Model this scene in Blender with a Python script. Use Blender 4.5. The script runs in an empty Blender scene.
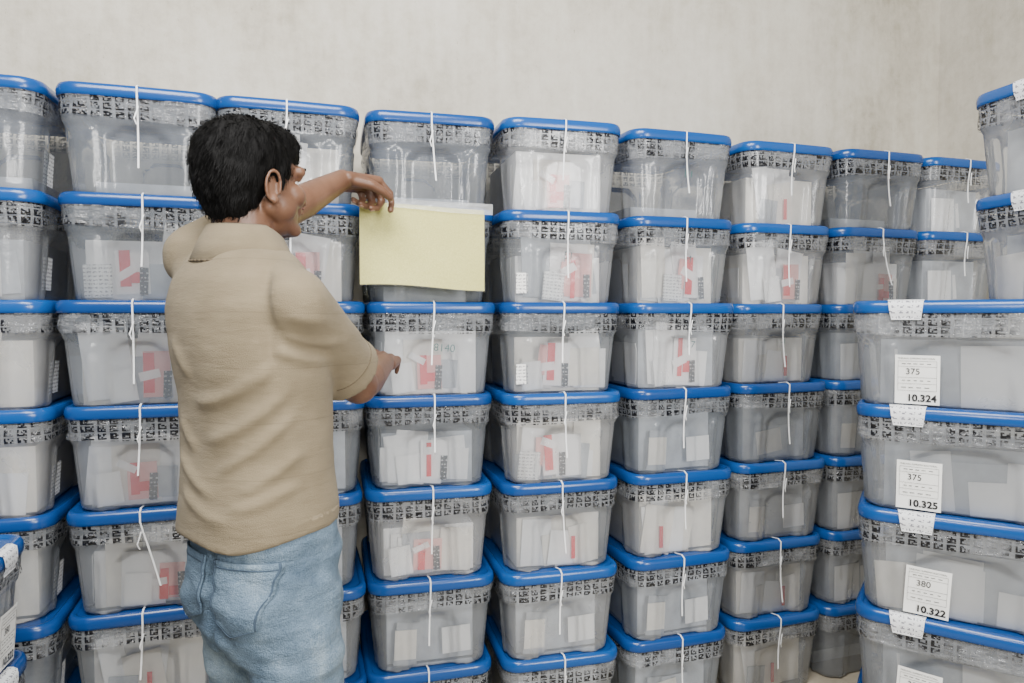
import bpy, bmesh, math, random
from mathutils import Vector, Matrix, noise
from mathutils.bvhtree import BVHTree
random.seed(7)
S = 0.27          # stacking pitch of the boxes
EYE = 1.319
scene = bpy.context.scene
COL = scene.collection

# ------------------------------------------------------------------ helpers
def new_mat(name):
    m = bpy.data.materials.new(name); m.use_nodes = True
    nt = m.node_tree; nt.nodes.clear()
    out = nt.nodes.new('ShaderNodeOutputMaterial')
    return m, nt, out
def N(nt, t, **kw):
    n = nt.nodes.new(t)
    for k, v in kw.items(): setattr(n, k, v)
    return n
def L(nt, a, b): nt.links.new(a, b)
def math_n(nt, op, a, b=None, c=None):
    n = nt.nodes.new('ShaderNodeMath'); n.operation = op
    for i, v in enumerate((a, b, c)):
        if v is None: continue
        if isinstance(v, (int, float)): n.inputs[i].default_value = v
        else: nt.links.new(v, n.inputs[i])
    return n.outputs[0]
def ramp(nt, fac, stops):
    r = nt.nodes.new('ShaderNodeValToRGB')
    el = r.color_ramp.elements
    while len(el) < len(stops): el.new(0.5)
    for e, (p, c) in zip(el, stops):
        e.position = p; e.color = (*c, 1) if len(c) == 3 else c
    nt.links.new(fac, r.inputs[0]); return r.outputs[0]
def noise_n(nt, vec, scale, detail=4, rough=0.55):
    n = nt.nodes.new('ShaderNodeTexNoise')
    n.inputs['Scale'].default_value = scale; n.inputs['Detail'].default_value = detail
    n.inputs['Roughness'].default_value = rough
    if vec is not None: nt.links.new(vec, n.inputs['Vector'])
    return n.outputs['Fac']
def mapping(nt, src, scale=(1,1,1), rot=(0,0,0)):
    m = nt.nodes.new('ShaderNodeMapping')
    m.inputs['Scale'].default_value = scale; m.inputs['Rotation'].default_value = rot
    nt.links.new(src, m.inputs['Vector']); return m.outputs[0]
def coords(nt, which='Object'):
    return nt.nodes.new('ShaderNodeTexCoord').outputs[which]
def bump(nt, h, strength, dist):
    b = nt.nodes.new('ShaderNodeBump'); b.inputs['Strength'].default_value = strength
    b.inputs['Distance'].default_value = dist; nt.links.new(h, b.inputs['Height']); return b.outputs[0]
def principled(nt, out, base, rough=0.5, normal=None, **kw):
    p = nt.nodes.new('ShaderNodeBsdfPrincipled')
    if isinstance(base, tuple): p.inputs['Base Color'].default_value = (*base, 1)
    else: nt.links.new(base, p.inputs['Base Color'])
    p.inputs['Roughness'].default_value = rough
    if normal is not None: nt.links.new(normal, p.inputs['Normal'])
    for k, v in kw.items(): p.inputs[k.replace('_', ' ')].default_value = v
    if out is not None: nt.links.new(p.outputs[0], out.inputs['Surface'])
    return p
def simple(name, col, rough=0.5, var=0.0, scale=30, **kw):
    m, nt, out = new_mat(name)
    if var > 0:
        f = noise_n(nt, coords(nt), scale)
        base = ramp(nt, f, [(0.3, tuple(c*(1-var) for c in col)), (0.7, tuple(min(1, c*(1+var)) for c in col))])
    else: base = col
    principled(nt, out, base, rough, **kw); return m

def add_obj(name, me, parent=None, mats=None, smooth=True):
    if mats:
        for m in mats: me.materials.append(m)
    if smooth:
        me.polygons.foreach_set('use_smooth', [True]*len(me.polygons))
    o = bpy.data.objects.new(name, me); COL.objects.link(o)
    if parent: o.parent = parent
    return o
def mesh_from(bm, name):
    me = bpy.data.meshes.new(name); bm.to_mesh(me); bm.free(); return me
def empty(name, loc=(0,0,0)):
    o = bpy.data.objects.new(name, None); o.location = loc; COL.objects.link(o); return o

# ------------------------------------------------------------------ materials
def wall_material():
    m, nt, out = new_mat('aged_plaster')
    c = coords(nt)
    big = noise_n(nt, mapping(nt, c, (1.1,1.1,0.8)), 1.4, 5)
    streak = noise_n(nt, mapping(nt, c, (13,13,1.6)), 1.6, 5, .6)
    fine = noise_n(nt, c, 22, 7, .7)
    f = math_n(nt,'ADD', math_n(nt,'MULTIPLY',big,.54), math_n(nt,'ADD', math_n(nt,'MULTIPLY',streak,.20), math_n(nt,'MULTIPLY',fine,.26)))
    col = ramp(nt, f, [(0.36,(.33,.295,.225)),(0.45,(.455,.420,.340)),(0.53,(.535,.500,.420)),(0.63,(.605,.575,.495))])
    spots = ramp(nt, noise_n(nt, mapping(nt, c, (9,9,3.5)), 8, 8, .8), [(0.32,(.55,.52,.45)),(0.375,(1,1,1))])
    mx = N(nt,'ShaderNodeMix', data_type='RGBA', blend_type='MULTIPLY'); mx.inputs[0].default_value = .95
    L(nt, col, mx.inputs[6]); L(nt, spots, mx.inputs[7])
    nb = bump(nt, fine, .45, .006)
    principled(nt, out, mx.outputs[2], .9, nb); return m
def floor_material():
    m, nt, out = new_mat('concrete_floor')
    c = coords(nt); f = noise_n(nt, c, 5, 8, .65)
    col = ramp(nt, f, [(0.3,(.30,.26,.19)),(0.7,(.48,.43,.34))])
    principled(nt, out, col, .75, bump(nt, noise_n(nt,c,60,4), .2,.003)); return m
def plastic_material():
    m, nt, out = new_mat('frosted_plastic')
    c = coords(nt); info = N(nt,'ShaderNodeObjectInfo')
    tint = ramp(nt, info.outputs['Random'], [(0.0,(.50,.55,.61)),(0.5,(.62,.66,.71)),(1.0,(.79,.81,.83))])
    d = N(nt,'ShaderNodeBsdfDiffuse'); L(nt,tint,d.inputs[0])
    t = N(nt,'ShaderNodeBsdfTranslucent'); L(nt,tint,t.inputs[0])
    m1 = N(nt,'ShaderNodeMixShader'); m1.inputs[0].default_value=.38; L(nt,d.outputs[0],m1.inputs[1]); L(nt,t.outputs[0],m1.inputs[2])
    tr = N(nt,'ShaderNodeBsdfTransparent'); tr.inputs[0].default_value=(.985,.99,.995,1)
    m2 = N(nt,'ShaderNodeMixShader')
    nz = noise_n(nt, c, 9, 3)
    fac = math_n(nt,'ADD', math_n(nt,'MULTIPLY',nz,.20), .61)
    L(nt,fac,m2.inputs[0]); L(nt,m1.outputs[0],m2.inputs[1]); L(nt,tr.outputs[0],m2.inputs[2])
    g = N(nt,'ShaderNodeBsdfGlossy'); g.inputs['Roughness'].default_value=.18; g.inputs[0].default_value=(1,1,1,1)
    nb = bump(nt, math_n(nt,'ADD',noise_n(nt,c,120,3),math_n(nt,'MULTIPLY',noise_n(nt,c,14,2),3)), .25,.0022)
    L(nt,nb,g.inputs['Normal'])
    fr = N(nt,'ShaderNodeFresnel'); fr.inputs[0].default_value=1.5
    m3 = N(nt,'ShaderNodeMixShader'); L(nt,fr.outputs[0],m3.inputs[0]); L(nt,m2.outputs[0],m3.inputs[1]); L(nt,g.outputs[0],m3.inputs[2])
    L(nt,m3.outputs[0],out.inputs['Surface']); return m
def glyph_mask(nt, px, cw, ch, gap_u=.78, gap_v=.80, th=.42, frame=False):
    uv = N(nt,'ShaderNodeUVMap').outputs[0]
    sp = N(nt,'ShaderNodeSeparateXYZ'); L(nt,uv,sp.inputs[0])
    u, v = sp.outputs[0], sp.outputs[1]
    fx = math_n(nt,'FLOOR', math_n(nt,'DIVIDE',u,px)); fy = math_n(nt,'FLOOR', math_n(nt,'DIVIDE',v,px))
    cb = N(nt,'ShaderNodeCombineXYZ'); L(nt,fx,cb.inputs[0]); L(nt,fy,cb.inputs[1])
    wn = N(nt,'ShaderNodeTexWhiteNoise', noise_dimensions='2D'); L(nt,cb.outputs[0],wn.inputs['Vector'])
    bits = math_n(nt,'GREATER_THAN', wn.outputs['Value'], th)
    fu = math_n(nt,'FRACT', math_n(nt,'DIVIDE',u,cw)); fv = math_n(nt,'FRACT', math_n(nt,'DIVIDE',v,ch))
    if frame:
        bits = math_n(nt,'MAXIMUM', bits, math_n(nt,'MAXIMUM', math_n(nt,'LESS_THAN',fu,.15), math_n(nt,'LESS_THAN',fv,.16)))
    mu = math_n(nt,'LESS_THAN', fu, gap_u); mv = math_n(nt,'LESS_THAN', fv, gap_v)
    return math_n(nt,'MULTIPLY', bits, math_n(nt,'MULTIPLY', mu, mv))
def tape_material():
    m, nt, out = new_mat('printed_packing_tape')
    g = glyph_mask(nt, .0040, .0280, .0200, .72, .80, .46, True)
    c = coords(nt); info = N(nt,'ShaderNodeObjectInfo')
    off = N(nt,'ShaderNodeVectorMath', operation='ADD'); L(nt,c,off.inputs[0])
    sc = N(nt,'ShaderNodeCombineXYZ'); L(nt,math_n(nt,'MULTIPLY',info.outputs['Random'],37),sc.inputs[0]); L(nt,sc.outputs[0],off.inputs[1])
    fade = ramp(nt, noise_n(nt, off.outputs[0], 9, 3), [(.36,(.35,.35,.35)),(.52,(1,1,1))])
    g = math_n(nt,'MULTIPLY', g, fade)
    p = N(nt,'ShaderNodeBsdfPrincipled')
    mx = N(nt,'ShaderNodeMix', data_type='RGBA'); mx.inputs[6].default_value=(.60,.62,.65,1); mx.inputs[7].default_value=(.003,.0035,.006,1)
    L(nt,g,mx.inputs[0]); L(nt,mx.outputs[2],p.inputs['Base Color']); p.inputs['Roughness'].default_value=.10
    L(nt, math_n(nt,'ADD', math_n(nt,'MULTIPLY',g,.84), .12), p.inputs['Alpha'])
    L(nt, bump(nt, noise_n(nt, mapping(nt,off.outputs[0],(26,26,80)), 1, 3), 1.0,.012), p.inputs['Normal'])
    L(nt,p.outputs[0],out.inputs['Surface']); return m
def sticker_material(name, px, cw, ch, th, base=(.9,.9,.89), ink=(.15,.15,.17)):
    m, nt, out = new_mat(name)
    g = glyph_mask(nt, px, cw, ch, .8, .5, th)
    mx = N(nt,'ShaderNodeMix', data_type='RGBA'); mx.inputs[6].default_value=(*base,1); mx.inputs[7].default_value=(*ink,1)
    L(nt,g,mx.inputs[0]); principled(nt,out,mx.outputs[2],.5); return m
def lid_material():
    m, nt, out = new_mat('blue_lid_plastic')
    info = N(nt,'ShaderNodeObjectInfo')
    col = ramp(nt, info.outputs['Random'], [(0,(.0020,.045,.200)),(1,(.0035,.068,.275))])
    nb = bump(nt, noise_n(nt, coords(nt), 40, 3), .12,.002)
    principled(nt,out,col,.24,nb); return m

M_WALL, M_FLOOR, M_TUB, M_TAPE, M_LID = wall_material(), floor_material(), plastic_material(), tape_material(), lid_material()
M_TIE = simple('white_nylon_tie', (.88,.89,.90), .35)
M_PAP = simple('ballot_paper', (.98,.97,.955), .85, .02)
M_CREAM = simple('cream_paper', (.93,.88,.79), .85, .06)
M_GREYP = simple('grey_paper', (.46,.485,.52), .85, .25, 12)
M_RED = simple('red_packet', (.80,.003,.008), .5)
M_PINK = simple('pink_paper', (.93,.46,.42), .7)
M_DARK = sticker_material('dark_barcode_sticker', .004,.02,.012,.6,(.006,.006,.010),(.6,.6,.6))
M_LABEL = sticker_material('printed_label', .0022,.013,.010,.45,(.92,.92,.90),(.25,.25,.27))
M_SEAL = sticker_material('seal_sticker_print', .003,.018,.014,.62,(.80,.82,.84),(.22,.22,.26))
M_LABELW = simple('label_paper', (.90,.90,.87), .6, .03)
M_INK = simple('black_ink', (.008,.008,.010), .5)
M_GINK = simple('marker_ink', (.02,.10,.10), .5)
BOXMATS = [M_TUB, M_LID, M_TAPE, M_TIE, M_PAP, M_CREAM, M_GREYP, M_RED, M_PINK, M_DARK, M_LABEL]

# ------------------------------------------------------------------ storage box
def perimeter(w, l, r, nx=30, ny=36, nc=6):
    hw, hl = w/2-r, l/2-r; pts = []
    def side(p0, p1, n, nrm):
        for i in range(n):
            t = i/n; pts.append((p0[0]+(p1[0]-p0[0])*t, p0[1]+(p1[1]-p0[1])*t, nrm[0], nrm[1]))
    def corner(c, a0):
        for i in range(nc):
            a = a0 + math.pi/2*i/nc
            pts.append((c[0]+r*math.cos(a), c[1]+r*math.sin(a), math.cos(a), math.sin(a)))
    side((-hw,-l/2),(hw,-l/2),nx,(0,-1)); corner((hw,-hl),-math.pi/2)
    side((w/2,-hl),(w/2,hl),ny,(1,0));    corner((hw,hl),0)
    side((hw,l/2),(-hw,l/2),nx,(0,1));    corner((-hw,hl),math.pi/2)
    side((-w/2,hl),(-w/2,-hl),ny,(-1,0)); corner((-hw,-hl),math.pi)
    return pts
def sm(a, b, x):
    t = max(0, min(1, (x-a)/(b-a))); return t*t*(3-2*t)
def emboss(p, z):
    x, y, nx, ny = p; o = 0.0
    if abs(ny) > .9: q, half = abs(x), .070
    elif abs(nx) > .9: q, half = abs(y), .115
    else: return 0.005*sm(.178,.186,z)
    top = .150 + .02*sm(half, half*.4, q)
    o -= .012*(1-sm(half-.008, half+.004, q))*(1-sm(top-.008, top+.004, z))
    o += .007*(1-sm(.005,.012, abs(q-half-.034)))*(1-sm(.165,.175,z))
    o += .005*sm(.178,.186,z)
    return o
def add_loop(bm, uvl, rings, mat, cap_bottom=False, cap_top=False):
    vr = [[bm.verts.new(p) for p in r] for r in rings]
    n = len(rings[0]); u = [0.0]
    mid = rings[len(rings)//2]
    for i in range(n):
        a, b = Vector(mid[i]), Vector(mid[(i+1)%n]); u.append(u[-1]+(b-a).length)
    for k in range(len(vr)-1):
        for i in range(n):
            j = (i+1)%n
            f = bm.faces.new((vr[k][i], vr[k][j], vr[k+1][j], vr[k+1][i])); f.material_index = mat; f.smooth = True
            zz = (rings[k][i][2], rings[k][j][2], rings[k+1][j][2], rings[k+1][i][2])
            for lp, uu, v in zip(f.loops, (u[i],u[i+1],u[i+1],u[i]), zz): lp[uvl].uv = (uu, v-.191)
    if cap_bottom:
        f = bm.faces.new(list(reversed(vr[0]))); f.material_index = mat
    if cap_top:
        f = bm.faces.new(vr[-1]); f.material_index = mat
def cuboid(bm, uvl, c, d, mat, rotz=0, rotx=0, roty=0):
    M = Matrix.Translation(c) @ Matrix.Rotation(rotz,4,'Z') @ Matrix.Rotation(roty,4,'Y') @ Matrix.Rotation(rotx,4,'X')
    vs = []
    for sx in (-1,1):
        for sy in (-1,1):
            for sz in (-1,1): vs.append(bm.verts.new(M @ Vector((sx*d[0]/2, sy*d[1]/2, sz*d[2]/2))))
    for idx in ((0,1,3,2),(4,6,7,5),(0,4,5,1),(2,3,7,6),(0,2,6,4),(1,5,7,3)):
        f = bm.faces.new([vs[i] for i in idx]); f.material_index = mat
        for lp in f.loops:
            co = M.inverted() @ lp.vert.co; lp[uvl].uv = (co.x+co.y+1, co.z+1)
def ribbon(bm, pts, wdir, hw, th, mat):
    wdir = Vector(wdir).normalized(); prev = None
    for i, p in enumerate(pts):
        p = Vector(p); t = (Vector(pts[min(i+1,len(pts)-1)]) - Vector(pts[max(i-1,0)])).normalized()
        n = t.cross(wdir).normalized()*th/2; w = wdir*hw
        cur = [bm.verts.new(q) for q in (p-w-n, p+w-n, p+w+n, p-w+n)]
        if prev:
            for a in range(4):
                b = (a+1)%4; f = bm.faces.new((prev[a],prev[b],cur[b],cur[a])); f.material_index = mat
        else:
            f = bm.faces.new(cur); f.material_index = mat
        prev = cur
    f = bm.faces.new(list(reversed(prev))); f.material_index = mat
LW, LL = .381, .500
def body_w(z): return .318 + .038*min(1, z/.24)
def build_box(seed, contents, tie=True, side_label=False, front_label=False):
    rnd = random.Random(seed)
    bm = bmesh.new(); uvl = bm.loops.layers.uv.new('UVMap')
    zs = [(0,.016),(.002,.008),(.006,.003),(.012,0)] + [(.012+i*.0108,0) for i in range(1,22)]
    rings = []
    for z, ins in zs:
        w = body_w(z)-2*ins; l = w+.124
        rings.append([(p[0]+p[2]*e, p[1]+p[3]*e, z) for p in perimeter(w,l,.045) for e in (emboss(p,z),)])
    add_loop(bm, uvl, rings, 0, cap_bottom=True)
    # tape
    rings = []; ph = rnd.random()*6
    base = perimeter(body_w(.21), body_w(.21)+.124, .045)
    for k in range(6):
        z = .189 + k*.0108
        ring = []
        for i, p in enumerate(base):
            a = i/len(base)*2*math.pi
            e = .0078 + .0022*math.sin(7*a+ph+k) + .0014*math.sin(23*a+2*ph-k*1.3) + (z-.21)*.05
            ring.append((p[0]+p[2]*e, p[1]+p[3]*e, z + .006*math.sin(2*a+ph)*(1-k/5)))
        rings.append(ring)
    add_loop(bm, uvl, rings, 2)
    # lid
    prof = [(-.012,.250),(-.003,.2425),(-.001,.2435),(0,.250),(.0008,.258),(-.0005,.266),(-.004,.273),(-.009,.2755),(-.015,.2755),(-.019,.273),(-.021,.2695)]
    rings = []
    for o, z in prof:
        ring = []
        for p in perimeter(LW, LL, .055):
            bow = .004*math.cos(p[0]/LW*math.pi)*abs(p[3]) + .004*math.cos(p[1]/LL*math.pi)*abs(p[2])
            ring.append((p[0]+p[2]*(o+bow-.003), p[1]+p[3]*(o+bow-.003), z))
        rings.append(ring)
    add_loop(bm, uvl, rings, 1, cap_top=True)
    # tie
    if tie:
        x0 = rnd.uniform(-.012,.012); sl = rnd.choice([0,.006,-.008,.012,.045,-.005]); dn = rnd.uniform(.05,.12)
        yf = -LL/2
        pts = [(x0-.002, yf+.05, .273),(x0, yf+.012,.279),(x0, yf-.004,.272),(x0, yf-.0035,.246)]
        for t in (.15,.35,.6,.8,1.0):
            pts.append((x0+sl*t, yf-.003+.006*math.sin(t*3), .242+(dn-.242)*t))
        ribbon(bm, pts, (1,0,0), .0021, .0015, 3)
        ribbon(bm, [(x0+.003,yf-.006,.222),(x0-.006,yf-.011,.190),(x0-.001,yf-.008,.176)], (1,0,0), .0015,.0012,3)
    # contents
    if contents == 'full':
        h = rnd.uniform(.14,.20)
        cuboid(bm,uvl,(0,.01,h/2+.004),(.27,.37,h),rnd.choice([4,5,6]),rotz=rnd.uniform(-.02,.02))
        for i in range(6):
            hh = rnd.uniform(.08,.20); ww = rnd.uniform(.06,.12)
            cuboid(bm,uvl,(rnd.uniform(-.10,.10),-.182-.003*i,hh/2+.006+rnd.uniform(0,.02)),(ww,.002,hh),rnd.choice([4,4,4,5,6]),roty=rnd.uniform(-.16,.16))
        rx = rnd.uniform(-.06,.04)
        rh = rnd.uniform(.075,.125); rz=.018+rnd.uniform(0,.025); tl=rnd.uniform(-.07,.07)
        kind = rnd.randrange(3)
        cuboid(bm,uvl,(rx+.018,-.2015,.02+rh*.6),(rnd.uniform(.06,.09),.0015,rh*1.15),rnd.choice([8,8,4]),roty=tl)
        cuboid(bm,uvl,(rx,-.2045,rz+rh/2),(rnd.uniform(.014,.026),.0015,rh),7,roty=tl)
        if kind==0: cuboid(bm,uvl,(rx+.024,-.2045,rz+rh*.25),(.026,.0015,rh*.3),7,roty=tl)
        if kind==1: cuboid(bm,uvl,(rx-.028,-.2047,rz+rh*.55),(.026,.0015,rh*.8),8,roty=tl+.1)
        cuboid(bm,uvl,(rx+rnd.uniform(-.02,.02),-.2055,rz+rh*rnd.uniform(.3,.9)),(.050,.0012,rh*.22),4,roty=rnd.uniform(-.6,.6))
        cuboid(bm,uvl,(rx+.044,-.2052,.055),(.020,.0015,.072),9,roty=rnd.uniform(-.05,.05))
        cuboid(bm,uvl,(rx-.062,-.2058,.055),(.065,.0015,.085),rnd.choice([10,4,4]),roty=rnd.uniform(-.15,.15))
        for i in range(2):
            cuboid(bm,uvl,(-.142,rnd.uniform(-.1,.1),.08),(.002,rnd.uniform(.1,.2),rnd.uniform(.1,.16)),4)
    elif contents == 'papers':
        h = rnd.uniform(.15,.20)
        cuboid(bm,uvl,(0,.01,h/2+.004),(.27,.37,h),5,rotz=rnd.uniform(-.02,.02))
        for i in range(6):
            hh = rnd.uniform(.08,.20); ww = rnd.uniform(.05,.11)
            cuboid(bm,uvl,(rnd.uniform(-.10,.10),-.184-.003*i,hh/2+.006),(ww,.002,hh),rnd.choice([4,4,6,5]),roty=rnd.uniform(-.18,.18))
        cuboid(bm,uvl,(rnd.uniform(-.09,.09),-.205,.06),(.012,.002,.07),7)
    elif contents == 'plain':
        h = .17
        cuboid(bm,uvl,(0,0,h/2+.004),(.25,.36,h),6)
        for i in range(6):
            hh = rnd.uniform(.08,.17); ww = rnd.uniform(.08,.16)
            cuboid(bm,uvl,(-.128-.002*i,rnd.uniform(-.13,.13),hh/2+.006),(.0015,ww,hh),rnd.choice([4,4,5,6]),rotx=rnd.uniform(-.1,.1))
    elif contents == 'grey':
        h = rnd.uniform(.12,.19)
        cuboid(bm,uvl,(0,.01,h/2+.004),(.26,.36,h),6,rotz=rnd.uniform(-.03,.03))
        for i in range(3):
            cuboid(bm,uvl,(rnd.uniform(-.08,.08),-.190-.003*i,.07),(rnd.uniform(.06,.12),.002,rnd.uniform(.08,.13)),rnd.choice([5,6,4]),roty=rnd.uniform(-.15,.15))
    else:
        cuboid(bm,uvl,(0,.04,.03),(.25,.30,.045),6)
    if side_label:
        cuboid(bm,uvl,(body_w(.07)/2+.0005,-.12,.075),(.0012,.07,.085),10,roty=.07)
    if front_label:
        cuboid(bm,uvl,(-.128,-(body_w(.06)+.124)/2-.001,.062),(.036,.0012,.060),10,rotx=.07)
    me = mesh_from(bm, 'storage_box_mesh')
    for m in BOXMATS: me.materials.append(m)
    return me
POOL = {'full':[build_box(210+i,'full') for i in range(11)],
        'papers':[build_box(30+i,'papers') for i in range(3)],
        'grey':[build_box(50+i,'grey') for i in range(3)],
        'empty':[build_box(70+i,'empty') for i in range(2)]}
SIDE = {k:[build_box(110+i,k,side_label=True)] for i,k in enumerate(POOL)}
FRONT = [build_box(130+i,'full',front_label=True) for i in range(2)]
PLAIN = [build_box(90+i,'plain',tie=False) for i in range(3)]
def place_box(me, x, y, level, ang):
    o = bpy.data.objects.new('plastic_storage_box', me); COL.objects.link(o)
    o.location = (x, y, level*S); o.rotation_euler = (0,0,ang); return o
def text_child(body, size, parent, mat_l, name, bold=0, mat=None):
    cu = bpy.data.curves.new(name, 'FONT'); cu.body = body; cu.size = size; cu.offset = bold
    tmp = bpy.data.objects.new('tmp', cu); COL.objects.link(tmp)
    bpy.context.view_layer.update()
    me = bpy.data.meshes.new_from_object(tmp.evaluated_get(bpy.context.evaluated_depsgraph_get()))
    bpy.data.objects.remove(tmp); me.materials.clear(); me.materials.append(mat or M_INK)
    o = bpy.data.objects.new(name, me); COL.objects.link(o); o.parent = parent; o.matrix_local = mat_l; return o
TH = math.radians(17.6)
UX, UY = math.cos(TH), math.sin(TH)
cols = [(-1.325,1.665),(-.952,1.785),(-.590,1.893),(-.226,2.005),(.161,2.082),(.554,2.220),(.945,2.385),(1.322,2.495),(1.696,2.615)]
plan = ["egfpfeg","effffpg","pffgfgg","eefffgg","ffffpgg","effgpgg","pfpggpp","efgggge","ggggggg"]
key = {'e':'empty','g':'grey','f':'full','p':'papers'}
scrib = {(3,2):'8140',(4,1):'51',(5,0):'B1',(5,1):'M',(5,2):'17',(6,2):'4'}
rnd = random.Random(3)
for ci, (fx, fy) in enumerate(cols):
    for row in range(7):
        lev = 6-row
        a = TH + math.radians(rnd.uniform(-1.2,1.2)) - (math.radians(3) if ci in (3,4) else 0)
        j = rnd.uniform(-.006,.006); jd = rnd.uniform(-.012,.010)
        drift = (-.003*row if ci in (6,7) else 0)
        k = key[plan[ci][row]]; me = rnd.choice(POOL[k])
        if ci == 0: me = SIDE[k][0]
        if ci == 4 and row in (1,2): me = FRONT[row%2]
        cx = fx + UX*(j+drift) - math.sin(a)*(LL/2+jd); cy = fy + UY*(j+drift) + math.cos(a)*(LL/2+jd)
        b = place_box(me, cx, cy, lev, a)
        if (ci,row) in scrib:
            z=.135; yy=-(body_w(z)+.124)/2
            text_child(scrib[(ci,row)], .032, b, Matrix.Translation((-.005, yy-.0075, z)) @ Matrix.Rotation(.08,4,'Y') @ Matrix.Rotation(math.pi/2+.06,4,'X'), 'marker_writing', -.0004, M_GINK)

# right foreground stack (long side towards the camera)
AR = math.radians(57)
ax, ay = Vector((math.cos(AR), math.sin(AR))), Vector((-math.sin(AR), math.cos(AR)))
corner = Vector((.903, 1.835))
numbers = {4:('375','10.324'),3:('375','10.325'),2:('380','10.322'),1:('381','10.326'),0:('382','10.327')}
def dress(box, lev, back=0, with_label=True):
    tilt = -math.atan(.019/.24)
    dy = [.0,.004,-.006,.008,0][lev]-.022-back
    R = Matrix(((0,0,-1,0),(-1,0,0,0),(0,1,0,0),(0,0,0,1)))
    LF = Matrix.Translation((-(body_w(.070)/2)-.0085, .112+dy, .073)) @ Matrix.Rotation(tilt,4,'Y') @ Matrix.Rotation([.03,.06,.05,.01,.0][lev],4,'X') @ R
    def T(x,y,z): return LF @ Matrix.Translation((x,y,z))
    if with_label:
        bm = bmesh.new(); bmesh.ops.create_grid(bm, x_segments=8, y_segments=8, size=.5)
        for v in bm.verts: v.co = Vector((v.co.x*.100, v.co.y*.126, .0008*math.sin(v.co.x*5+v.co.y*3)))
        me = mesh_from(bm,'label'); o = add_obj('paper_label', me, box, [M_LABELW]); o.matrix_local = LF
        n1, n2 = numbers[lev]
        text_child(n1,.022,box, T(-.026,.014,.0016),'label_number')
        text_child(n2,.0245,box, T(-.023,-.055,.0016),'label_code',.0008)
        text_child('TRIBUNAL SUPREMO ELECTORAL',.0056,box, T(-.044,.053,.0016),'label_heading')
        bmr = bmesh.new(); uv = bmr.loops.layers.uv.new('UVMap')
        for yy in (-.028,-.010,.006,.034,.048): cuboid(bmr,uv,(0,yy,0),(.086,.0005,.0003),0)
        for xx in (-.043,.043): cuboid(bmr,uv,(xx,.010,0),(.0005,.076,.0003),0)
        for xx in (-.03,-.018,-.004,.010,.026): cuboid(bmr,uv,(xx,.041,0),(.009,.0014,.0003),0)
        for xx in (-.03,-.018,-.004,.010,.026): cuboid(bmr,uv,(xx,-.002,0),(.007,.0014,.0003),0)
        for xx in (-.03,-.014,.004,.022): cuboid(bmr,uv,(xx,-.020,0),(.011,.0014,.0003),0)
        me = mesh_from(bmr,'rules'); o = add_obj('label_ruling', me, box, [M_INK], False); o.matrix_local = T(0,0,.0014)
    bm = bmesh.new(); uvl = bm.loops.layers.uv.new('UVMap')
    xe = -(LW/2)
    path = [(xe+.026,.2705),(xe+.022,.2710),(xe+.018,.2775),(xe+.007,.277),(xe-.0015,.2725),(xe-.0035,.262),(xe-.0040,.250),(xe-.003,.241),(xe+.001,.233),(xe+.0005,.226)]
    prev=None; acc=0
    for i,(x,z) in enumerate(path):
        if i: acc += math.hypot(x-path[i-1][0], z-path[i-1][1])
        y0, y1 = .185+dy, .095+dy
        cur=[bm.verts.new((x,y0-.014*(i/9),z)), bm.verts.new((x,y1+.010*(i/9),z))]
        if prev:
            f=bm.faces.new((prev[0],prev[1],cur[1],cur[0]))
            for lp,uvv in zip(f.loops,((0,pa),(.07,pa),(.07,acc),(0,acc))): lp[uvl].uv=uvv
        prev=cur; pa=acc
    add_obj('seal_sticker', mesh_from(bm,'seal'), box, [M_SEAL])
for lev in range(5):
    off = [.0,-.004,.0,.004,.012][lev]
    c = corner + ax*(LW/2) - ay*(LL/2-off)
    b = place_box(PLAIN[lev%3], c.x, c.y, lev, AR+math.radians([1,-1,2,0,-3][lev])); dress(b, lev)
c2 = corner + ax*(LW/2) - ay*(LL*1.5+.02)
for lev in range(5):
    place_box(PLAIN[(lev+1)%3], c2.x, c2.y, lev, AR+math.radians(random.uniform(-1,1)))
for lev in (5,6):
    a = math.radians(14)
    far_left = Vector((1.214-(lev-5)*.006,1.89))
    cc = far_left + Vector((math.cos(a),math.sin(a)))*LW/2 - Vector((-math.sin(a),math.cos(a)))*LL/2
    b = place_box(PLAIN[lev%3], cc.x, cc.y, lev, a)
    dress(b, 6-lev, .045, False)
# left foreground stack of three
for lev in range(3):
    a = math.radians(16+lev)
    fr = Vector((-1.12, 1.615))
    cc = fr - Vector((math.cos(a),math.sin(a)))*LW/2 - Vector((-math.sin(a),math.cos(a)))*LL/2
    b = place_box(PLAIN[lev], cc.x, cc.y, lev, a+math.pi)
    dress(b, lev, .22)

# ------------------------------------------------------------------ room
def slab(name, p0, p1, t_dir, thick, z0, z1, mat):
    bm = bmesh.new()
    p0, p1, t = Vector(p0), Vector(p1), Vector(t_dir)*thick
    vs = [bm.verts.new((q.x,q.y,z)) for z in (z0,z1) for q in (p0,p1,p1+t,p0+t)]
    for f in ((0,1,2,3),(7,6,5,4),(0,4,5,1),(1,5,6,2),(2,6,7,3),(3,7,4,0)): bm.faces.new([vs[i] for i in f])
    bmesh.ops.recalc_face_normals(bm, faces=bm.faces)
    return add_obj(name, mesh_from(bm,name), None, [mat], False)
u = Vector((UX,UY)); v = Vector((-UY,UX))
C = Vector((1.985,3.30))
slab('wall_back', C-u*5.2, C, v, .15, 0, 3.4, M_WALL)
slab('wall_right', C+u*.0+v*.15, C-v*5.0, u, .15, 0, 3.4, M_WALL)
bm = bmesh.new()
P = [C-u*5.2+v*.15, C-u*5.2-v*5, C-v*5+u*.15, C+v*.15+u*.15]
top = [bm.verts.new((p.x,p.y,0)) for p in P]; bot = [bm.verts.new((p.x,p.y,-.1)) for p in P]
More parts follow.
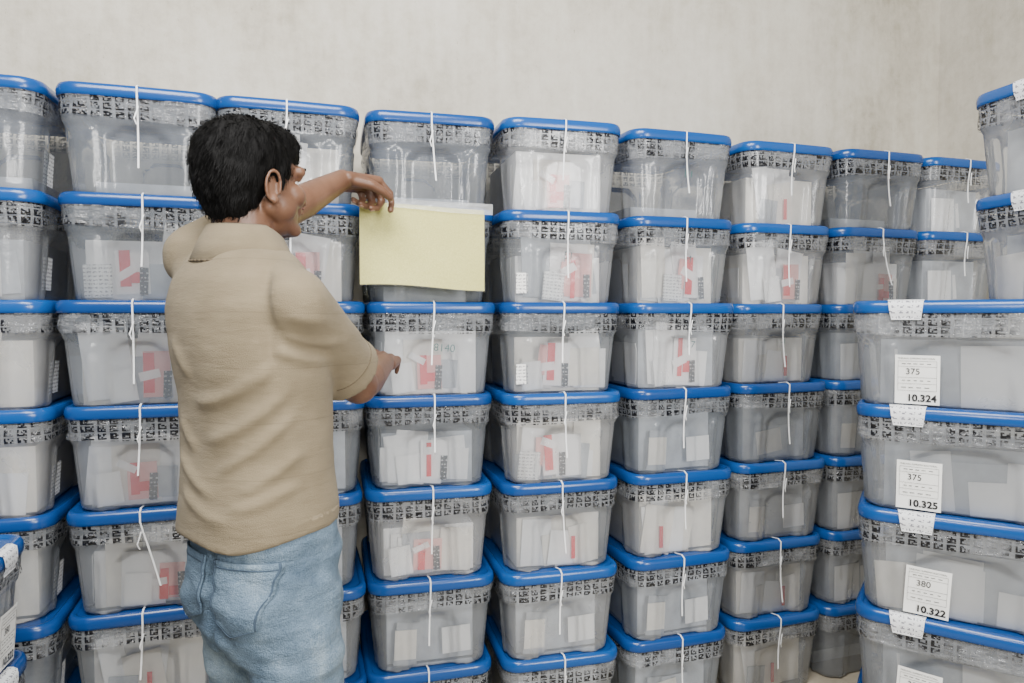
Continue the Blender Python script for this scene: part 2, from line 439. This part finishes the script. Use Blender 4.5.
bm.faces.new(top); bm.faces.new(list(reversed(bot)))
for i in range(4): j=(i+1)%4; bm.faces.new((top[i],bot[i],bot[j],top[j]))
bmesh.ops.recalc_face_normals(bm, faces=bm.faces)
add_obj('floor', mesh_from(bm,'floor'), None, [M_FLOOR], False)

# ------------------------------------------------------------------ yellow notice in plastic sleeve
notice = empty('notice_sheet', (-.418,1.930,1.630))
def sheet(name, w, h, mat, off, parent, x0=0, z0=0, wav=.004, seed=0):
    bm = bmesh.new(); bmesh.ops.create_grid(bm, x_segments=40, y_segments=28, size=.5)
    for q in bm.verts:
        x = (q.co.x+.5)*w + x0; z = (q.co.y-.5)*h + z0
        y = wav*math.sin(x*17+seed)+wav*.9*noise.noise(Vector((x*9,z*9,seed))) - .014*(-z/h)**2*math.sin(x*9)
        q.co = Vector((x, y-off, z - .012*sm(0,w,x)*1.0 + .003*math.sin(x*14)*(-z/h)))
    o = add_obj(name, mesh_from(bm,name), parent, [mat]); return o
m, nt, out = new_mat('yellow_paper')
c = coords(nt)
col = ramp(nt, noise_n(nt, c, 260, 3), [(.3,(.62,.58,.16)),(.7,(.75,.705,.22))])
p_ = principled(nt,None,col,.6,bump(nt,noise_n(nt,c,40,4),.4,.004))
tl_ = N(nt,'ShaderNodeBsdfTranslucent'); L(nt,col,tl_.inputs[0])
mx_ = N(nt,'ShaderNodeMixShader'); mx_.inputs[0].default_value=.15; L(nt,p_.outputs[0],mx_.inputs[1]); L(nt,tl_.outputs[0],mx_.inputs[2]); L(nt,mx_.outputs[0],out.inputs['Surface'])
M_YEL=m
m, nt, out = new_mat('clear_sleeve')
p = principled(nt,out,(.9,.92,.92),.12,bump(nt,noise_n(nt,mapping(nt,coords(nt),(8,8,20)),3,3),.6,.01)); p.inputs['Alpha'].default_value=.05; M_CLR=m
m, nt, out = new_mat('clear_tape_strip')
p = principled(nt,out,(.9,.92,.92),.12,bump(nt,noise_n(nt,mapping(nt,coords(nt),(8,8,20)),3,3),.6,.01)); p.inputs['Alpha'].default_value=.30; M_STRIP=m
sheet('yellow_sheet', .350,.228,M_YEL,0,notice)
sheet('plastic_sleeve', .354,.233,M_CLR,.003,notice,-.002,.002)
sheet('top_tape', .300,.028,M_STRIP,.004,notice,.075,.016)
notice.rotation_euler=(0,0,math.radians(15))

# ------------------------------------------------------------------ man
def sphere(bm, c, r, axes=None, sub=3):
    if not hasattr(r,'__len__'): r=(r,r,r)
    R = Matrix.Identity(4) if axes is None else Matrix(((axes[0][0],axes[1][0],axes[2][0],0),(axes[0][1],axes[1][1],axes[2][1],0),(axes[0][2],axes[1][2],axes[2][2],0),(0,0,0,1)))
    M = Matrix.Translation(c) @ R @ Matrix.Diagonal((r[0],r[1],r[2],1))
    bmesh.ops.create_icosphere(bm, subdivisions=sub, radius=1, matrix=M)
def tube(bm, p0, p1, r0, r1, caps=True, n=24, ell=1.0):
    p0, p1 = Vector(p0), Vector(p1); d=(p1-p0).normalized()
    a = d.orthogonal().normalized(); b=d.cross(a)
    A=[bm.verts.new(p0+(a*math.cos(t)+b*math.sin(t))*r0) for t in [2*math.pi*i/n for i in range(n)]]
    B=[bm.verts.new(p1+(a*math.cos(t)+b*math.sin(t))*r1) for t in [2*math.pi*i/n for i in range(n)]]
    for i in range(n): j=(i+1)%n; bm.faces.new((A[i],A[j],B[j],B[i]))
    bm.faces.new(list(reversed(A))); bm.faces.new(B)
    if caps in (True,'start'): sphere(bm,p0,r0,sub=2 if r0<.02 else 3)
    if caps in (True,'end'): sphere(bm,p1,r1,sub=2 if r1<.02 else 3)
def loft(bm, rings):
    vr=[[bm.verts.new(p) for p in r] for r in rings]; n=len(vr[0])
    for k in range(len(vr)-1):
        for i in range(n): j=(i+1)%n; bm.faces.new((vr[k][i],vr[k][j],vr[k+1][j],vr[k+1][i]))
    bm.faces.new(list(reversed(vr[0]))); bm.faces.new(vr[-1])
def remeshed(bm, name, voxel, smooth=4, fac=.5):
    bmesh.ops.recalc_face_normals(bm, faces=bm.faces)
    me = mesh_from(bm, name+'_raw'); o = bpy.data.objects.new('tmp', me); COL.objects.link(o)
    r=o.modifiers.new('r','REMESH'); r.mode='VOXEL'; r.voxel_size=voxel
    if smooth: s=o.modifiers.new('s','SMOOTH'); s.factor=fac; s.iterations=smooth
    bpy.context.view_layer.update()
    out = bpy.data.meshes.new_from_object(o.evaluated_get(bpy.context.evaluated_depsgraph_get()))
    bpy.data.objects.remove(o); out.name=name; return out

man = empty('man', (-.47,1.30,0))
def to_man(o):
    o.parent = man; o.location = -Vector(man.location); return o
PH = math.radians(38)
Lx = Vector((math.cos(PH),-math.sin(PH),0)); Fw = Vector((math.sin(PH),math.cos(PH),0)); Up=Vector((0,0,1))
def ring(c, hw, hb, hf, n=48, pw=2.3, shift=0):
    pts=[]
    for i in range(n):
        t=2*math.pi*i/n; cx=math.cos(t); sy=math.sin(t)
        x=math.copysign(abs(cx)**(2/pw),cx)*hw; y=math.copysign(abs(sy)**(2/pw),sy)*(hf if sy>0 else hb)
        pts.append(Vector(c)+Lx*x+Fw*y)
    return pts
SL = Vector((-.630,1.40,1.436)); SR = Vector((-.385,1.235,1.335))
EL = Vector((-.525,1.62,1.555)); WL = Vector((-.437,1.815,1.665))
ER = Vector((-.322,1.465,1.172)); WR = Vector((-.316,1.715,1.200))
NB = Vector((-.508,1.335,1.425))
HC = Vector((-.494,1.345,1.575))
# ---- shirt
bm=bmesh.new()
T=[(.925,-.484,1.305,.162,.124,.138),(.97,-.485,1.306,.160,.120,.138),(1.02,-.488,1.310,.156,.113,.135),(1.07,-.490,1.315,.155,.110,.132),
   (1.16,-.492,1.320,.160,.114,.130),(1.25,-.496,1.322,.172,.122,.125),(1.33,-.502,1.328,.175,.122,.118),(1.385,-.508,1.33,.160,.106,.100),(1.425,-.513,1.335,.120,.085,.085),(1.452,-.511,1.338,.076,.066,.066)]
loft(bm,[ring((x,y,z),w,b,f) for z,x,y,w,b,f in T])
tube(bm, NB+Vector((0,0,-.015)), SL, .058,.062); tube(bm, NB+Vector((0,0,-.03)), SR, .064,.066)
tube(bm, SR+Vector((-.03,.02,-.03)), SR+Vector((-.05,.02,-.12)), .073,.068)
tube(bm, SL+Vector((.03,-.02,-.03)), SL+Vector((.045,-.02,-.12)), .062,.06)
dR=(ER-SR); cuffR = SR+dR*.76
tube(bm, SR, cuffR, .066,.064, caps='start'); tube(bm, SR+dR*.60+Vector((0,0,-.005)), cuffR+dR*.02, .062,.073, caps=False)
dL=(EL-SL); cuffL = SL+dL*.72
tube(bm, SL, cuffL, .064,.058, caps='start')
shirt=remeshed(bm,'shirt_mesh',.0056,6)
def bez(a,b,sag,k=8):
    out=[]
    for i in range(k+1):
        t=i/k; out.append((a[0]+(b[0]-a[0])*t, a[1]+(b[1]-a[1])*t - sag*4*t*(1-t)))
    return out
FD=[((-.385,1.25),(-.58,1.17),.030,.010,.0080),((-.375,1.20),(-.55,1.10),.025,.010,.0080),((-.37,1.155),(-.52,1.045),.018,.009,.0070),
    ((-.36,1.09),(-.47,1.01),.010,.009,.0060),((-.60,1.01),(-.45,.965),.012,.009,.0055),((-.62,1.08),(-.50,1.005),.012,.009,.0055),
    ((-.36,1.03),(-.50,.985),.010,.009,.0055),((-.425,1.42),(-.400,1.18),-.006,.011,-.009),((-.62,1.28),(-.56,1.20),.0,.010,.004),
    ((-.395,1.29),(-.30,1.27),.010,.008,.006),((-.41,1.265),(-.32,1.235),.008,.008,.006),((-.38,1.32),(-.31,1.31),.006,.008,.004),
    ((-.61,1.14),(-.55,1.08),.01,.009,.005)]
CURVES=[(bez(a,b,s),w,am) for a,b,s,w,am in FD]
disp={}
for q in shirt.vertices:
    p=q.co; n=q.normal; d=0
    if p.y<1.42 and n.dot(Fw)<.35:
        for pts,w,am in CURVES:
            best=9; bt=0
            for ii,((x0,z0),(x1,z1)) in enumerate(zip(pts,pts[1:])):
                vx,vz=x1-x0,z1-z0; t=((p.x-x0)*vx+(p.z-z0)*vz)/(vx*vx+vz*vz); t=0 if t<0 else (1 if t>1 else t)
                dd=(p.x-x0-vx*t)**2+(p.z-z0-vz*t)**2
                if dd<best: best=dd; bt=(ii+t)/8
            if best<.003:
                pr = sm(0,.22,bt)*(1-sm(.65,1.0,bt))
                d+=am*math.exp(-best/(w*w))*pr*1.25
    d+=.0040*noise.noise(Vector((p.x*5+p.z*4,p.y*5,p.z*8)))+.0014*noise.noise(Vector((p.x*14-p.z*16,p.y*14,p.z*22)))
    disp[q.index]=(max(-.009,min(.010,d)), n.copy())
# even out the displacement between neighbours before applying it
dv=[disp[i][0] for i in range(len(shirt.vertices))]
nb_=[[] for _ in dv]
for e in shirt.edges: a_,b_=e.vertices; nb_[a_].append(b_); nb_[b_].append(a_)
for it in range(2): dv=[.5*dv[i]+.5*(sum(dv[k] for k in nb_[i])/max(1,len(nb_[i]))) for i in range(len(dv))]
for q in shirt.vertices:
    p=q.co.copy(); n=disp[q.index][1]; d=dv[q.index]
    hem=sm(.97,.94,p.z)
    q.co=p+n*(d*(1-.3*hem))
    if p.z<.96: q.co.z += (.012*((p-Vector((-.487,1.305,0))).dot(Fw)/.13) + .005*math.sin(p.x*30))*1.0
m,nt,out=new_mat('tan_polo_cloth')
c=coords(nt); sp=N(nt,'ShaderNodeSeparateXYZ'); L(nt,c,sp.inputs[0])
zw=math_n(nt,'ADD',sp.outputs[2],math_n(nt,'MULTIPLY',noise_n(nt,c,3,2),.02))
fr=math_n(nt,'FRACT',math_n(nt,'DIVIDE',zw,.095))
line=math_n(nt,'LESS_THAN',fr,.020)
base=ramp(nt,noise_n(nt,c,14,4),[(.3,(.165,.130,.077)),(.7,(.205,.164,.101))])
mx=N(nt,'ShaderNodeMix',data_type='RGBA'); L(nt,math_n(nt,'MULTIPLY',line,.35),mx.inputs[0]); L(nt,base,mx.inputs[6]); mx.inputs[7].default_value=(.10,.077,.045,1)
wv=noise_n(nt,c,700,2)
principled(nt,out,mx.outputs[2],.88,bump(nt,math_n(nt,'ADD',wv,math_n(nt,'MULTIPLY',noise_n(nt,mapping(nt,c,(6,6,24),(0,.6,0)),1,4),4)),.40,.007),Sheen_Weight=.06)
M_SHIRT=m
M_SEAM=simple('shirt_seam',(.10,.076,.045),.9,.1,60)
to_man(add_obj('polo_shirt',shirt,None,[M_SHIRT]))
# collar
bm=bmesh.new(); prof=[(.056,.010),(.057,.030),(.061,.038),(.069,.034),(.084,.002),(.097,-.030),(.093,-.034),(.072,-.006)]
n=48; cc=Vector((-.506,1.338,1.450)); prevs=[]
for i in range(n):
    t=2*math.pi*i/n; dr=Lx*math.cos(t)*1.10+Fw*math.sin(t)*1.0
    dip=-.030*max(0,math.sin(t))-.004*math.cos(t)
    prevs.append([bm.verts.new(cc+dr*r+Up*(z+dip)) for r,z in prof])
for i in range(n):
    A,B=prevs[i],prevs[(i+1)%n]
    for k in range(len(prof)): k2=(k+1)%len(prof); bm.faces.new((A[k],B[k],B[k2],A[k2]))
bmesh.ops.recalc_face_normals(bm,faces=bm.faces)
co=to_man(add_obj('shirt_collar',mesh_from(bm,'collar'),None,[M_SHIRT]))
bm=bmesh.new(); ringp=[]
for i in range(n+1):
    t=2*math.pi*i/n; dr=Lx*math.cos(t)*1.10+Fw*math.sin(t); dip=-.030*max(0,math.sin(t))-.004*math.cos(t)
    ringp.append(cc+dr*.0965+Up*(-.0335+dip))
for a_,b_ in zip(ringp,ringp[1:]): tube(bm,a_,b_,.0028,.0028,caps=False,n=6)
to_man(add_obj('collar_edge',mesh_from(bm,'collar_edge'),None,[M_SEAM]))
# sleeve hem stitching
bm=bmesh.new(); dn=dR.normalized(); a1=dn.orthogonal().normalized(); b1=dn.cross(a1)
sb=BVHTree.FromPolygons([q.co for q in shirt.vertices],[p.vertices for p in shirt.polygons])
pc=SR+dR*.67; rp=[]
for i in range(61):
    t=2*math.pi*i/60; dd=a1*math.cos(t)+b1*math.sin(t); h=sb.ray_cast(pc+dd*.12,-dd)
    ok = h[0] and .05<(h[0]-pc).length<.080 and dd.x>-.15
    rp.append(h[0]+dd*.0004 if ok else None)
for a_,b_ in zip(rp,rp[1:]):
    if a_ and b_ and 1e-4<(a_-b_).length<.012: tube(bm,a_,b_,.0010,.0010,caps=False,n=6)
if len(bm.verts): to_man(add_obj('sleeve_stitching',mesh_from(bm,'sleeve_stitch'),None,[M_SEAM]))
# ---- jeans
bm=bmesh.new()
JX=.012
J=[(.99,-.484+JX,1.305,.138,.100,.12),(.93,-.482+JX,1.304,.143,.108,.12),(.88,-.480+JX,1.303,.148,.112,.122),(.82,-.477+JX,1.30,.153,.118,.12),(.76,-.474+JX,1.30,.154,.112,.115),(.71,-.472+JX,1.30,.150,.10,.105)]
loft(bm,[ring((x,y,z),w,b,f) for z,x,y,w,b,f in J])
base=Vector((-.456,1.30,0))
for s in (-1,1):
    sphere(bm, base+Lx*(.066*s)-Fw*.050+Up*.80,(.070,.070,.085))
    hip=base+Lx*(.074*s)+Up*.74
    kn=base+Lx*(.092*s)+Fw*(.02 if s<0 else .01)+Up*.45
    an=base+Lx*(.100*s)-Fw*(.015)+Up*.065
    tube(bm,hip,kn,.088,.068); tube(bm,kn,an,.067,.057,caps='start')
jeans=remeshed(bm,'jeans_mesh',.0070,5)
for q in jeans.vertices:
    p=q.co
    d=.007*noise.noise(Vector((p.x*9,p.y*9,p.z*22)))+.006*noise.noise(Vector((p.x*18+p.z*10,p.y*18,p.z*38)))
    lat=(p-base).dot(Lx); bk=(p-base).dot(Fw)
    if bk<0 and p.z>.70: d-=.010*math.exp(-(lat/.010)**2)
    q.co=p+q.normal*d
m,nt,out=new_mat('faded_denim'); c=coords(nt)
f=math_n(nt,'ADD',math_n(nt,'MULTIPLY',noise_n(nt,mapping(nt,c,(1,1,.7)),8,5,.6),.72),math_n(nt,'MULTIPLY',noise_n(nt,mapping(nt,c,(3,3,1)),180,3),.28))
col=ramp(nt,f,[(.35,(.055,.092,.138)),(.5,(.120,.180,.245)),(.66,(.27,.350,.41))])
principled(nt,out,col,.85,bump(nt,math_n(nt,'ADD',noise_n(nt,c,420,2),math_n(nt,'MULTIPLY',noise_n(nt,mapping(nt,c,(12,12,30)),1,4),4)),.6,.007)); M_DENIM=m
M_STITCH=simple('denim_seam',(.04,.065,.10),.9,.2,60)
jo=to_man(add_obj('jeans',jeans,None,[M_DENIM]))
bvh=BVHTree.FromPolygons([q.co for q in jeans.vertices],[p.vertices for p in jeans.polygons])
def project(lat,z,off):
    o=base+Lx*lat-Fw*.4+Up*z; hit=bvh.ray_cast(o,Fw)
    return (hit[0]-Fw*off) if hit[0] else None
def patch(outline_fn, nu, nv, off, mat, name, th=.003):
    bm=bmesh.new(); g=[]
    for i in range(nu+1):
        rowv=[]
        for j in range(nv+1):
            la,z=outline_fn(i/nu,j/nv); p=project(la,z,off); rowv.append(bm.verts.new(p) if p else None)
        g.append(rowv)
    for i in range(nu):
        for j in range(nv):
            q=(g[i][j],g[i+1][j],g[i+1][j+1],g[i][j+1])
            if all(q): bm.faces.new(q)
    o=to_man(add_obj(name,mesh_from(bm,name),None,[mat])); s=o.modifiers.new('s','SOLIDIFY'); s.thickness=th; s.offset=0; return o
for s in (-1,1):
    def pk(a,b,g=0):
        w=.056-.010*(1-b); zz=.770+(.895-.770)*b
        la=s*.070+(a-.5)*2*w
        if b<.2: zz+= (abs(a-.5)*2)*.020*(1-b/.2)
        return la,zz
    patch(lambda a,b:pk(a,b),12,14,.004,M_DENIM,'back_pocket')
    for e in (.03,.97): patch(lambda a,b,e=e:pk(e+(a-.5)*.020,b),2,14,.0062,M_STITCH,'pocket_seam',.001)
    patch(lambda a,b:pk(a,.02+b*.016),14,1,.0062,M_STITCH,'pocket_seam',.001)
    patch(lambda a,b:pk(a,.90+b*.016),14,1,.0062,M_STITCH,'pocket_seam',.001)
# shoes
M_SHOE=simple('dark_leather',(.05,.035,.025),.45,.2)
bm=bmesh.new()
for s in (-1,1):
    an=base+Lx*(.100*s)-Fw*.015
    sphere(bm,an+Up*.045-Fw*.01,(.042,.055,.045),(Lx,Fw,Up)); sphere(bm,an+Fw*.11+Up*.032,(.046,.085,.032),(Lx,Fw,Up))
    sphere(bm,an+Fw*.05+Up*.05,(.040,.075,.045),(Lx,Fw,Up)); tube(bm,an+Up*.04,an+Up*.11,.042,.045)
    loft(bm,[[an+Lx*x+Fw*y+Up*z for x,y in [(.045*math.cos(t)*(1+.1*math.sin(t)),.055+.135*math.sin(t)) for t in [2*math.pi*i/24 for i in range(24)]]] for z in (0.0,.018)])
to_man(add_obj('shoes',remeshed(bm,'shoes',.006,2),None,[M_SHOE]))

# ---- skin: head, neck, arms, hands (one surface)
PS=math.radians(39); hf=Vector((math.sin(PS),math.cos(PS),.03)).normalized(); hr=Vector((math.cos(PS),-math.sin(PS),0)); hu=hr.cross(hf)
AX=(hr,hf,hu)
def H(a,b,c): return HC+hr*a+hf*b+hu*c
bm=bmesh.new()
sphere(bm,H(0,-.008,.022),(.074,.094,.084),AX); sphere(bm,H(0,.018,-.03),(.066,.070,.070),AX)
sphere(bm,H(0,.035,-.065),(.052,.052,.043),AX); sphere(bm,H(0,.078,-.088),(.024,.018,.017),AX)
for s in (-1,1):
    tube(bm,H(.054*s,.0,-.055),H(.018*s,.075,-.092),.018,.014)
    sphere(bm,H(.043*s,.056,-.030),(.025,.027,.026),AX)
    sphere(bm,H(.049*s,.030,-.050),(.022,.032,.030),AX)
    tube(bm,H(.012*s,.086,.020),H(.048*s,.071,.018),.012,.012)
    tube(bm,H(.020*s,.083,.007),H(.043*s,.074,.005),.0055,.005,n=10)
    sphere(bm,H(.014*s,.098,-.036),(.009,.010,.008),AX)
    pts=[H((.077+.004*math.sin(t))*s, -.008-.015*math.cos(t)*1.0, -.020+.027*math.sin(t)) for t in [math.radians(x) for x in range(-80,231,24)]]
    for a,b in zip(pts,pts[1:]): tube(bm,a+hr*s*.004,b+hr*s*.004,.0038,.0038,n=10)
    sphere(bm,H(.078*s,-.004,-.045),(.005,.008,.009),AX); sphere(bm,H(.072*s,-.008,-.020),(.005,.014,.024),AX)
tube(bm,H(0,.084,.010),H(0,.106,-.030),.008,.011)
sphere(bm,H(0,.084,-.050),(.026,.016,.020),AX)
tube(bm,H(0,-.022,-.05),NB+Vector((0,0,-.03)),.054,.058)
sphere(bm,NB+Vector((0,0,-.06)),(.09,.07,.05))
# arms
tube(bm,SL,EL,.048,.042)
mL=EL+(WL-EL)*.3; tube(bm,EL,mL,.040,.041); tube(bm,mL,WL,.041,.027)
tube(bm,SR,ER,.048,.041)
mR=ER+(WR-ER)*.3; tube(bm,ER,mR,.040,.041); tube(bm,mR,WR,.041,.027)
tube(bm,NB+Vector((0,0,-.06)),SL,.045,.045); tube(bm,NB+Vector((0,0,-.06)),SR,.045,.045)
nails=[]
def hand(W,d,n,s,curls,thumb,k_=1.0):
    d=d.normalized(); s=(s-d*s.dot(d)).normalized(); nn=d.cross(s); n=nn if nn.dot(n)>0 else -nn
    kn=[(.030*k_,.088*k_),(.010*k_,.093*k_),(-.010*k_,.089*k_),(-.028*k_,.080*k_)]
    lens=[(.040,.024,.020),(.044,.028,.021),(.041,.026,.020),(.032,.020,.018)]
    K=[W+d*b+s*a for a,b in kn]
    for i,k in enumerate(K):
        tube(bm,W+s*kn[i][0]*.55+d*.004,k,.0160*k_,.0122*k_,n=14)
        tube(bm,W+s*kn[i][0]*.7+d*.03+n*.006,k+n*.003-d*.01,.0135*k_,.010*k_,n=14)
    for i,k in enumerate(K):
        ang=0; p=k; rr=(.0098 if i<3 else .0086)*k_
        for j,(ln,cu) in enumerate(zip(lens[i],curls[i])):
            ang+=math.radians(cu); dd=d*math.cos(ang)+n*math.sin(ang)+s*(.10-.07*i)*math.cos(ang)
            q=p+dd.normalized()*ln*k_; tube(bm,p,q,rr,rr*.90,n=12); sphere(bm,p-n*.001,rr*1.08,sub=2)
            p=q; rr*=.90
        back=(-n*math.cos(ang)+d*math.sin(ang)); nails.append((p-dd*.004+back*rr*.92,dd,s,rr*.8))
    T0=W+d*.018+s*.022+n*.006
    p=T0; rr=.0150*k_
    for dv_,ln in zip(thumb,(.040,.032,.026)):
        dd=(d*dv_[0]+s*dv_[1]+n*dv_[2]).normalized(); q=p+dd*ln*k_; tube(bm,p,q,rr,rr*.86,n=12); p=q; rr*=.84
# raised left hand pinching the sheet
dl=Vector((.56,.83,.02)); hand(WL,dl,Vector((.15,.1,-1)),Vector((1,-.5,.25)),
  [(46,44,26),(70,66,40),(80,72,45),(84,74,45)],[(.75,.60,.35),(.90,.25,.50),(.92,-.05,.50)],1.12)
# right hand steadying the box below
hand(WR,Vector((-.08,.98,.12)),Vector((-.25,0,-1)),Vector((-1,0,.3)),
  [(12,18,12),(14,20,14),(18,22,14),(22,24,16)],[(.6,.75,.2),(.85,.45,.25),(.95,.15,.25)])
skin=remeshed(bm,'skin_mesh',.0033,3)
m,nt,out=new_mat('brown_skin'); c=coords(nt)
col=ramp(nt,noise_n(nt,c,18,4),[(.3,(.115,.054,.030)),(.7,(.170,.083,.048))])
principled(nt,out,col,.42,bump(nt,noise_n(nt,c,260,3),.15,.002),Subsurface_Weight=.0); M_SKIN=m
to_man(add_obj('head_neck_arms_hands',skin,None,[M_SKIN]))
bm=bmesh.new()
for p,dd,s,r in nails: sphere(bm,p,(r,r*1.15,.0012),(s.normalized(),dd.normalized(),s.cross(dd).normalized()),sub=2)
to_man(add_obj('fingernails',mesh_from(bm,'nails'),None,[simple('nail',(.34,.20,.15),.3)]))
bm=bmesh.new()
for s in (-1,1): sphere(bm,H(.031*s,.0665,-.004),.0115)
to_man(add_obj('eyes',mesh_from(bm,'eyes'),None,[simple('eye_white',(.6,.56,.52),.25)]))
bm=bmesh.new()
for s in (-1,1): sphere(bm,H(.031*s,.0760,-.004),(.0055,.0030,.0055),AX)
to_man(add_obj('irises',mesh_from(bm,'iris'),None,[simple('dark_iris',(.02,.01,.006),.15)]))
bm=bmesh.new(); sphere(bm,H(0,.098,-.047),(.020,.006,.0045),AX); sphere(bm,H(0,.096,-.056),(.017,.007,.005),AX)
to_man(add_obj('lips',mesh_from(bm,'lips'),None,[simple('lip',(.16,.062,.045),.4)]))
M_HAIR=simple('black_hair',(.0022,.0020,.0020),.70,.3,200,Specular_IOR_Level=.14)
bm=bmesh.new()
for s in (-1,1):
    tube(bm,H(.014*s,.096,.024),H(.048*s,.083,.024),.0044,.0034,n=8)
to_man(add_obj('eyebrows',mesh_from(bm,'brows'),None,[M_HAIR]))
bm=bmesh.new()
sphere(bm,H(0,-.020,.032),(.086,.096,.084),AX); sphere(bm,H(0,.012,.058),(.071,.084,.054),AX)
sphere(bm,H(0,-.040,.005),(.082,.072,.080),AX); sphere(bm,H(0,-.046,-.030),(.069,.051,.060),AX); sphere(bm,H(0,-.048,-.058),(.055,.034,.036),AX)
for s in (-1,1): tube(bm,H(.071*s,.018,.022),H(.0745*s,.016,-.014),.012,.006,n=12)
hair=remeshed(bm,'hair_mesh',.004,7)
for q in hair.vertices:
    p=q.co; q.co=p+q.normal*(.004*noise.noise(p*45)+.003*noise.noise(Vector((p.x*100,p.y*100,p.z*45))))
bm=bmesh.new(); bm.from_mesh(hair); bm.normal_update()
fs=list(bm.faces); rr=random.Random(5); down=-hu
strands=[]
for i in range(7000):
    f=rr.choice(fs); p=f.calc_center_median(); n=f.normal.copy()
    flow=(down*.9-hf*.25+hr*rr.uniform(-.35,.35)); flow=(flow-n*flow.dot(n))
    if flow.length<.05: flow=hf
    strands.append((p,n,flow.normalized()))
for p,n,fl in strands:
    fb=sm(.03,.07,(p-HC).dot(hf)); ln=rr.uniform(.010,.020)*(1-.6*fb); w=fl.cross(n).normalized()*.0007
    a=p-n*.001; b=p+fl*ln*.5+n*.0038; c3=p+fl*ln+n*rr.uniform(.001,.0055)
    v1,v2,v3,v4,v5=[bm.verts.new(x) for x in (a-w,a+w,b+w*.8,b-w*.8,c3)]
    bm.faces.new((v1,v2,v3,v4)); bm.faces.new((v4,v3,v5))
to_man(add_obj('short_black_hair',mesh_from(bm,'hair'),None,[M_HAIR]))

# ------------------------------------------------------------------ light
w=bpy.data.worlds.new('World'); scene.world=w; w.use_nodes=True
bg=w.node_tree.nodes['Background']; bg.inputs[0].default_value=(.94,.97,1.0,1); bg.inputs[1].default_value=.36
def area(name,loc,target,size,power,col):
    l=bpy.data.lights.new(name,'AREA'); l.shape='RECTANGLE'; l.size=size[0]; l.size_y=size[1]; l.energy=power; l.color=col
    o=bpy.data.objects.new(name,l); COL.objects.link(o); o.location=loc
    o.rotation_euler=(Vector(target)-Vector(loc)).to_track_quat('-Z','Y').to_euler(); return o
area('ceiling_daylight',(-.3,.1,3.3),(0,2.5,1.1),(1.8,1.0),175,(1,.98,.95))
area('added_side_light',(2.2,-1.4,2.0),(-.1,1.9,1.1),(1.0,1.4),125,(1,.985,.96))  # added lamp from the right to rake the shirt folds; no doorway here
area('camera_flash',(.05,-.12,1.62),(0,2.2,1.2),(.20,.12),14,(1,.985,.96))

# ------------------------------------------------------------------ camera
cam=bpy.data.cameras.new('camera'); cam.sensor_width=36; cam.lens=700/1024*36; cam.clip_start=.05
co=bpy.data.objects.new('camera',cam); COL.objects.link(co)
co.location=(0,0,EYE); co.rotation_euler=(math.radians(90-2.2),0,0)
scene.camera=co
